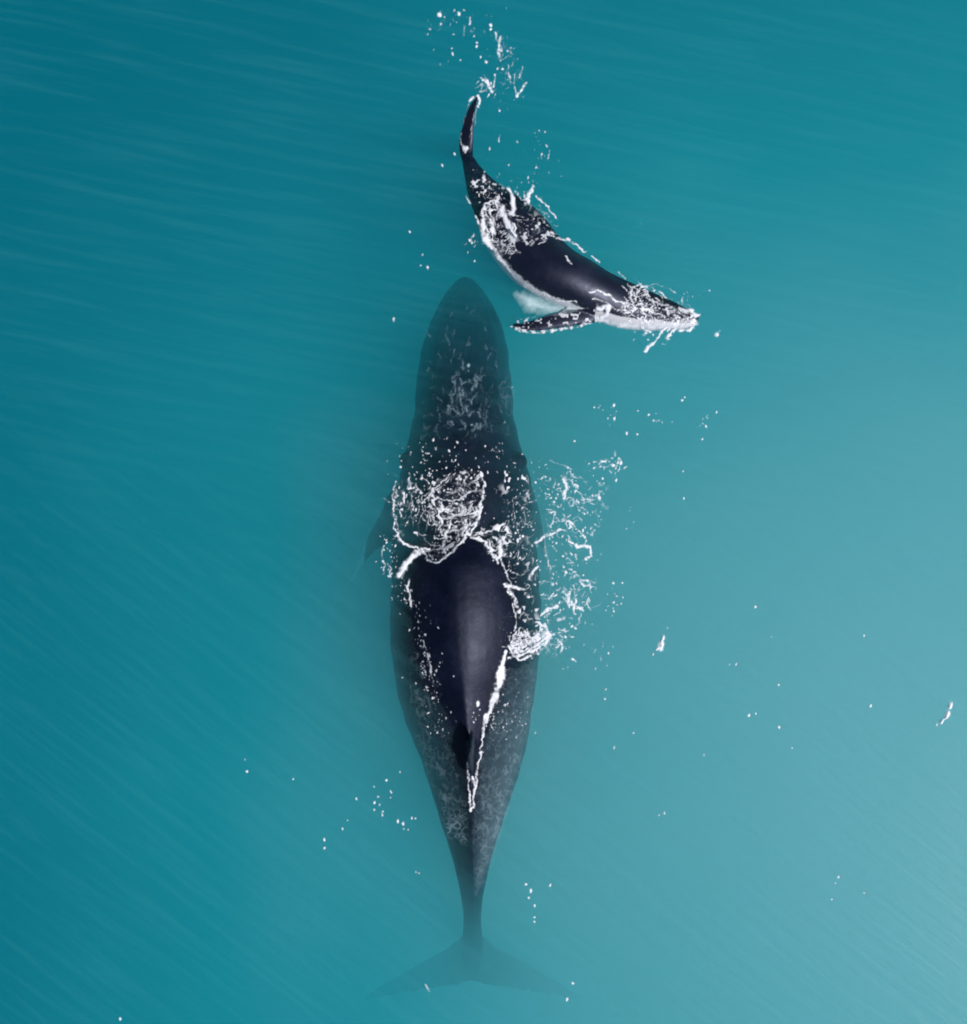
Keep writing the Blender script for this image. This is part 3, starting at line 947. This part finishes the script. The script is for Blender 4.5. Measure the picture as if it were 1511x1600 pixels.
# ---- small specks, lower left and elsewhere
F = Foam(160, 1160, 680, 1599, 1.0, 55)
for x, y in [(557, 1248), (585, 1229), (591, 1245), (604, 1219), (611, 1237), (610, 1246), (593, 1257), (585, 1265), (598, 1268), (585, 1254), (543, 1281), (535, 1295), (507, 1312), (507, 1325),
             (622, 1283), (630, 1287), (631, 1295), (644, 1278), (649, 1278), (638, 1296), (597, 1273), (655, 1364), (650, 1362), (383, 1187), (458, 1217), (386, 1205), (188, 1592), (477, 1072), (484, 1070), (625, 1206)]:
    F.dot(x, y, random.uniform(1.5, 2.6), random.uniform(.6, .95), random.uniform(1, 1.9), 85)
F.stroke([(665, 1537), (671, 1548)], 2.5, .5)
foam_object("foam", F, "few white specks of spray on open water lower left of the adult whale's tail")

F = Foam(560, 330, 760, 620, 1.0, 56)
for x, y in [(657, 415), (660, 398), (668, 418), (742, 408), (640, 362), (615, 502), (737, 380), (734, 376), (691, 259), (788, 480), (615, 498)]:
    F.dot(x, y, random.uniform(1.4, 2.4), random.uniform(.5, .9), random.uniform(1, 1.8), 85)
foam_object("foam", F, "tiny white specks beside the adult whale's submerged snout")

F = Foam(800, 1300, 940, 1599, 1.0, 57)
for x, y in [(822, 1381), (829, 1392), (826, 1402), (835, 1415), (835, 1440), (860, 1383), (895, 1536), (886, 1561), (835, 1433)]:
    F.dot(x, y, random.uniform(1.6, 2.6), random.uniform(.7, .95), random.uniform(1, 1.9), 90)
foam_object("foam", F, "small column of white specks on the water right of the adult whale's flukes")

F = Foam(930, 930, 1490, 1420, 1.0, 58)
for x, y in [(1180, 948), (1140, 1038), (1150, 1037), (947, 1077), (869, 1110), (945, 1092), (1038, 1270), (1030, 1273), (1100, 1179), (1216, 1070), (1217, 1136), (1237, 1168), (1180, 1115), (1310, 1370), (1305, 1380), (1300, 1405),
             (1350, 1395), (1350, 993), (1205, 995), (1197, 765), (1170, 1118), (960, 1168), (990, 1145), (1360, 1103)]:
    F.dot(x, y, random.uniform(1.3, 2.4), random.uniform(.5, .9), random.uniform(1, 1.9), 90)
foam_object("foam", F, "sparse white specks far apart on the pale water at lower right")

# ---- splash at the calf's fluke
F = Foam(640, 0, 900, 290, 1.6, 60)
for x, y, r, a_ in [(687, 23, 4.4, 1), (694, 27, 2.4, .5), (717, 22, 3.6, .7), (710, 17, 2.4, .5), (734, 37, 2.8, .65), (725, 16, 2.6, .45), (689, 38, 3, .6), (672, 46, 2.8, .5), (668, 54, 2, .4), (709, 54, 2.4, .55), (707, 84, 2.8, .85),
                    (706, 76, 2, .6), (719, 95, 2.3, .55), (745, 67, 2.4, .7), (745, 73, 2.6, .75), (751, 89, 2.6, .7), (760, 97, 3.4, .7), (767, 40, 3, .95), (767, 46, 2.6, .8), (793, 80, 2.6, .65), (798, 75, 2, .5), (777, 108, 2.4, .7),
                    (785, 108, 2.6, .75), (796, 120, 2.4, .7), (804, 138, 2.2, .6), (781, 173, 2.2, .7), (765, 233, 2.5, .75), (710, 241, 2, .7), (691, 259, 2.6, .75), (842, 204, 2, .6), (852, 206, 2.2, .65), (808, 222, 2.2, .6),
                    (854, 228, 2.4, .6), (846, 241, 2.4, .7), (838, 262, 2.4, .7), (825, 278, 2.6, .6), (795, 258, 2.2, .5), (700, 96, 2, .3), (678, 78, 2, .3), (688, 101, 2, .3), (741, 57, 2, .5)]:
    F.dot(x, y, r, a_, random.uniform(1, 1.5), 90)
for pts, w_, a_ in [([(734, 26), (736, 34)], 2, .6), ([(726, 40), (725, 55)], 2.4, .35), ([(774, 51), (776, 62)], 2.8, .6), ([(782, 58), (780, 72), (783, 80)], 4, .6), ([(781, 70), (779, 82), (782, 94)], 3, .65), ([(784, 72), (785, 82)], 2.4, .6),
                    ([(805, 75), (796, 78)], 1.8, .35), ([(816, 105), (815, 113), (811, 121)], 2.8, .6), ([(822, 129), (814, 142), (807, 151)], 3.0, .95), ([(794, 102), (795, 115), (798, 128)], 2.2, .5), ([(805, 115), (804, 135), (806, 146)], 2.2, .5),
                    ([(753, 124), (758, 123), (761, 128)], 4, .8), ([(758, 126), (763, 134), (768, 144)], 5, .85), ([(757, 140), (749, 144)], 3, .55), ([(773, 117), (773, 128), (771, 136)], 2.4, .75),
                    ([(746, 150), (749, 158), (748, 166)], 3.4, .8), ([(746, 165), (743, 185), (740, 200)], 1.6, .4), ([(735, 158), (741, 153)], 4, .9), ([(733, 163), (727, 182), (722, 200)], 1.8, .6),
                    ([(720, 208), (719, 220), (722, 228)], 2, .6), ([(724, 230), (726, 236), (729, 232)], 4.5, .9), ([(781, 212), (779, 222)], 2, .6), ([(742, 180), (738, 195), (735, 215)], 2.2, .4),
                    ([(858, 235), (856, 250)], 2, .5), ([(789, 14), (700, 22)], .1, .01)]:
    F.stroke(pts, w_, a_)
F.lace(F.blob_env(700, 35, 32, 22) * .7 + F.blob_env(785, 70, 14, 32) + F.blob_env(800, 128, 20, 26), 9, .25, .32, 81)
F.scatter(725, 35, 22, 16, 20, (1, 1.8), (.15, .45), seed=61)
F.scatter(790, 100, 14, 40, 36, (1, 1.8), (.15, .5), seed=62)
F.scatter(840, 245, 12, 20, 18, (1, 1.8), (.2, .5), seed=63)
F.flow([(748, 118), (764, 116), (776, 128), (774, 150), (758, 150), (744, 140)], 16, (700, 100), (3, 9), (1, 2.4), (.3, .9), 0, 41)
F.flow([(668, 10), (745, 10), (742, 48), (720, 30), (690, 45), (664, 60)], 26, (600, 50), (3, 8), (.9, 1.6), (.12, .4), 0, 42)
F.flow([(770, 40), (792, 60), (812, 110), (825, 150), (795, 145), (775, 95)], 34, (600, 50), (3, 10), (.9, 1.6), (.12, .45), 0, 43)
foam_object("foam", F, "ring of white spray droplets thrown up by the calf's tail")

# ---- foam over the calf
F = Foam(725, 265, 1145, 560, 2.4, 70)
for pts, w_, a_, w2 in [
    ([(757, 345), (752, 330), (757, 318), (768, 314), (780, 316)], 3.4, .75, 3), ([(755, 345), (754, 362), (762, 378)], 6, .9, 9), ([(760, 335), (768, 350), (772, 366)], 4, .7, 4),
    ([(762, 375), (775, 395), (790, 413), (808, 433), (825, 448), (845, 460), (865, 469), (888, 474)], 7, .5, 5), ([(757, 372), (768, 390)], 3.5, .9, 2),
    ([(784, 325), (790, 345), (797, 360), (802, 374)], 8, .95, 9), ([(803, 350), (805, 365), (803, 380), (806, 392), (813, 398)], 3, .95, 2), ([(795, 294), (800, 308), (803, 325), (798, 335)], 3.4, .85, 7),
    ([(833, 291), (828, 303), (822, 318)], 4.0, .85, 5), ([(820, 302), (822, 318)], 2.4, .6, 3), ([(806, 300), (815, 312), (825, 318)], 2.4, .5, 3), ([(728, 306), (733, 318)], 3, .6, 3), ([(742, 338), (746, 346), (752, 356)], 3, .7, 3),
    ([(838, 308), (850, 318), (860, 330), (868, 342)], 2.6, .8, 2), ([(856, 364), (852, 378), (842, 384)], 2.6, .7, 2), ([(857, 362), (859, 368)], 3.4, .95, 3), ([(858, 368), (875, 374), (890, 378)], 5, .7, 3),
    ([(885, 374), (902, 382), (916, 394)], 3.0, .9, 2.4), ([(925, 400), (934, 410)], 2.6, .7, 2), ([(882, 404), (888, 410), (893, 416)], 2.8, .85, 2), ([(840, 458), (850, 462), (870, 470), (900, 474)], 2.4, .8, 2),
    ([(918, 460), (932, 458), (948, 464), (960, 472), (980, 480), (995, 484)], 2.8, .85, 2.4), ([(935, 484), (950, 482), (948, 492), (940, 496)], 7, .85, 5), ([(925, 470), (945, 476), (965, 486), (990, 488)], 3, .5, 2),
    ([(985, 470), (984, 458), (990, 448), (1002, 443)], 3, .8, 2.4), ([(992, 470), (994, 458), (1002, 448), (1010, 446)], 2.8, .75, 2), ([(1002, 465), (1010, 455)], 2, .5, 2),
    ([(940, 500), (965, 506), (990, 510), (1015, 510), (1040, 508)], 9, .5, 10), ([(1040, 508), (1065, 504), (1086, 503)], 11, .55, 8), ([(1062, 482), (1078, 487), (1090, 494)], 5, .8, 6), ([(1000, 512), (1015, 520), (1005, 524)], 4, .7, 3),
    ([(1010, 468), (1030, 474), (1050, 482), (1070, 488)], 4, .6, 4), ([(1060, 515), (1075, 517), (1085, 512)], 4, .9, 3), ([(1040, 512), (1030, 525), (1020, 537)], 4.2, .85, 3.2), ([(1018, 538), (1012, 543), (1009, 550)], 4.6, .95, 4),
    ([(1054, 514), (1047, 523), (1042, 532)], 4, .9, 2.6), ([(800, 509), (812, 516), (830, 519), (850, 519), (868, 516), (885, 513), (905, 509), (925, 504)], 2.4, .6, 2.2), ([(1066, 462), (1067, 474)], 2.2, .6, 2), ([(1073, 466), (1074, 472)], 2, .6, 2),
    ([(1005, 447), (1025, 444), (1045, 449), (1055, 458)], 2, .5, 2), ([(965, 426), (978, 436)], 2, .6, 2)]:
    F.stroke(pts, w_, a_, w2)
F.lace(F.poly([(752, 322), (775, 312), (800, 325), (802, 375), (812, 400), (800, 400), (775, 395), (757, 372)], 6), 7, .5, .85, 91)
F.specks(F.poly([(735, 262), (770, 282), (795, 300), (780, 320), (750, 315), (735, 300)], 8), 3.2, .62, .55, 17)
F.lace(F.poly([(815, 318), (845, 318), (865, 345), (862, 370), (840, 382), (812, 385), (806, 345)], 8) * .5, 8, .4, .6, 95)
F.specks(F.poly([(806, 335), (860, 335), (870, 365), (815, 395)], 8), 3.0, .62, .55, 19)
F.lace(F.poly([(985, 452), (1010, 445), (1060, 470), (1088, 488), (1092, 508), (1040, 515), (975, 505), (970, 480)], 7), 8, .42, .7, 99, (1.5, .7), 25)
F.specks(F.poly([(985, 465), (1060, 478), (1090, 492), (1088, 512), (1000, 508), (960, 490)], 7), 2.6, .62, .7, 23)
F.specks(F.poly([(805, 500), (850, 492), (900, 484), (945, 478), (940, 500), (870, 512), (812, 514)], 5) * .75, 3.2, .62, .7, 29)
F.scatter(738, 375, 6, 14, 16, (1, 2.2), (.25, .7), seed=71); F.scatter(765, 300, 14, 20, 24, (1, 2), (.2, .6), seed=72)
F.scatter(1010, 525, 20, 6, 14, (1, 2), (.3, .8), seed=73); F.scatter(1068, 466, 10, 6, 9, (1, 1.8), (.3, .7), seed=74)
F.scatter(825, 285, 20, 10, 16, (1, 1.8), (.2, .6), seed=75); F.scatter(1050, 512, 24, 7, 24, (1, 2.4), (.4, .9), seed=76)
F.flow([(985, 452), (1010, 445), (1060, 470), (1088, 488), (1092, 508), (1040, 512), (975, 502), (970, 480)], 90, (1400, -200), (5, 18), (1.1, 2.2), (.35, .9), 0, 11)
F.flow([(752, 322), (775, 312), (797, 325), (802, 375), (812, 400), (800, 400), (775, 392), (757, 372)], 70, (785, 350), (5, 15), (1.1, 2.4), (.35, .9), 0, 12)
F.flow([(815, 318), (845, 318), (865, 345), (862, 368), (840, 380), (812, 385), (806, 345)], 40, (700, 500), (4, 10), (1, 1.7), (.2, .6), 0, 13)
F.flow([(735, 262), (770, 282), (795, 300), (780, 320), (750, 315), (735, 300)], 30, (600, 500), (4, 10), (1, 1.8), (.2, .6), 0, 14)
F.dot(1120, 523, 4, .95, 1.3); F.dot(1108, 454, 2.2, .7, 1.2); F.dot(1124, 517, 2, .5); F.dot(1001, 350, 1.5, .3)
foam_object("foam", F, "white foam and bubbles washing over the calf's back, flipper and head")

# pale cloud of bubbles trailing under the calf between flank and flipper
F = Foam(780, 430, 930, 510, 3.0, 77)
F.A = .62 * F.poly([(808, 460), (830, 462), (850, 472), (880, 478), (900, 482), (880, 487), (850, 489), (825, 482)], 16) * (.6 + .8 * fbm(F.X / 12, F.Y / 7, 9))
foam_object("foam", F, "pale bubbly wash in the gap between the calf's flank and its flipper", WASH, .004, .01)

# ---- two lone flecks
F = Foam(1005, 960, 1060, 1040, 1.4, 81)
F.stroke([(1037, 993), (1036, 998)], 4.6, .95); F.stroke([(1034, 1001), (1033, 1013)], 6, 1, 6.5); F.stroke([(1031, 1008), (1027, 1014)], 4, .8)
F.dot(1020, 1022, 2.6, .8, 1.3); F.dot(1042, 981, 2.2, .5)
foam_object("foam_fleck", F, "single white fleck on open water right of the adult whale's back", kind=None, category="foam fleck", dome=.06)["group"] = "lone white flecks on open water"
F = Foam(1450, 1080, 1500, 1145, 1.4, 83)
F.stroke([(1485, 1099), (1483, 1104)], 5.6, .95); F.stroke([(1480, 1113), (1476, 1122), (1470, 1128)], 6, 1, 5.4); F.dot(1463, 1132, 2.4, .6, 1.4)
foam_object("foam_fleck", F, "single white fleck at the right edge of the picture on pale water", kind=None, category="foam fleck", dome=.06)["group"] = "lone white flecks on open water"
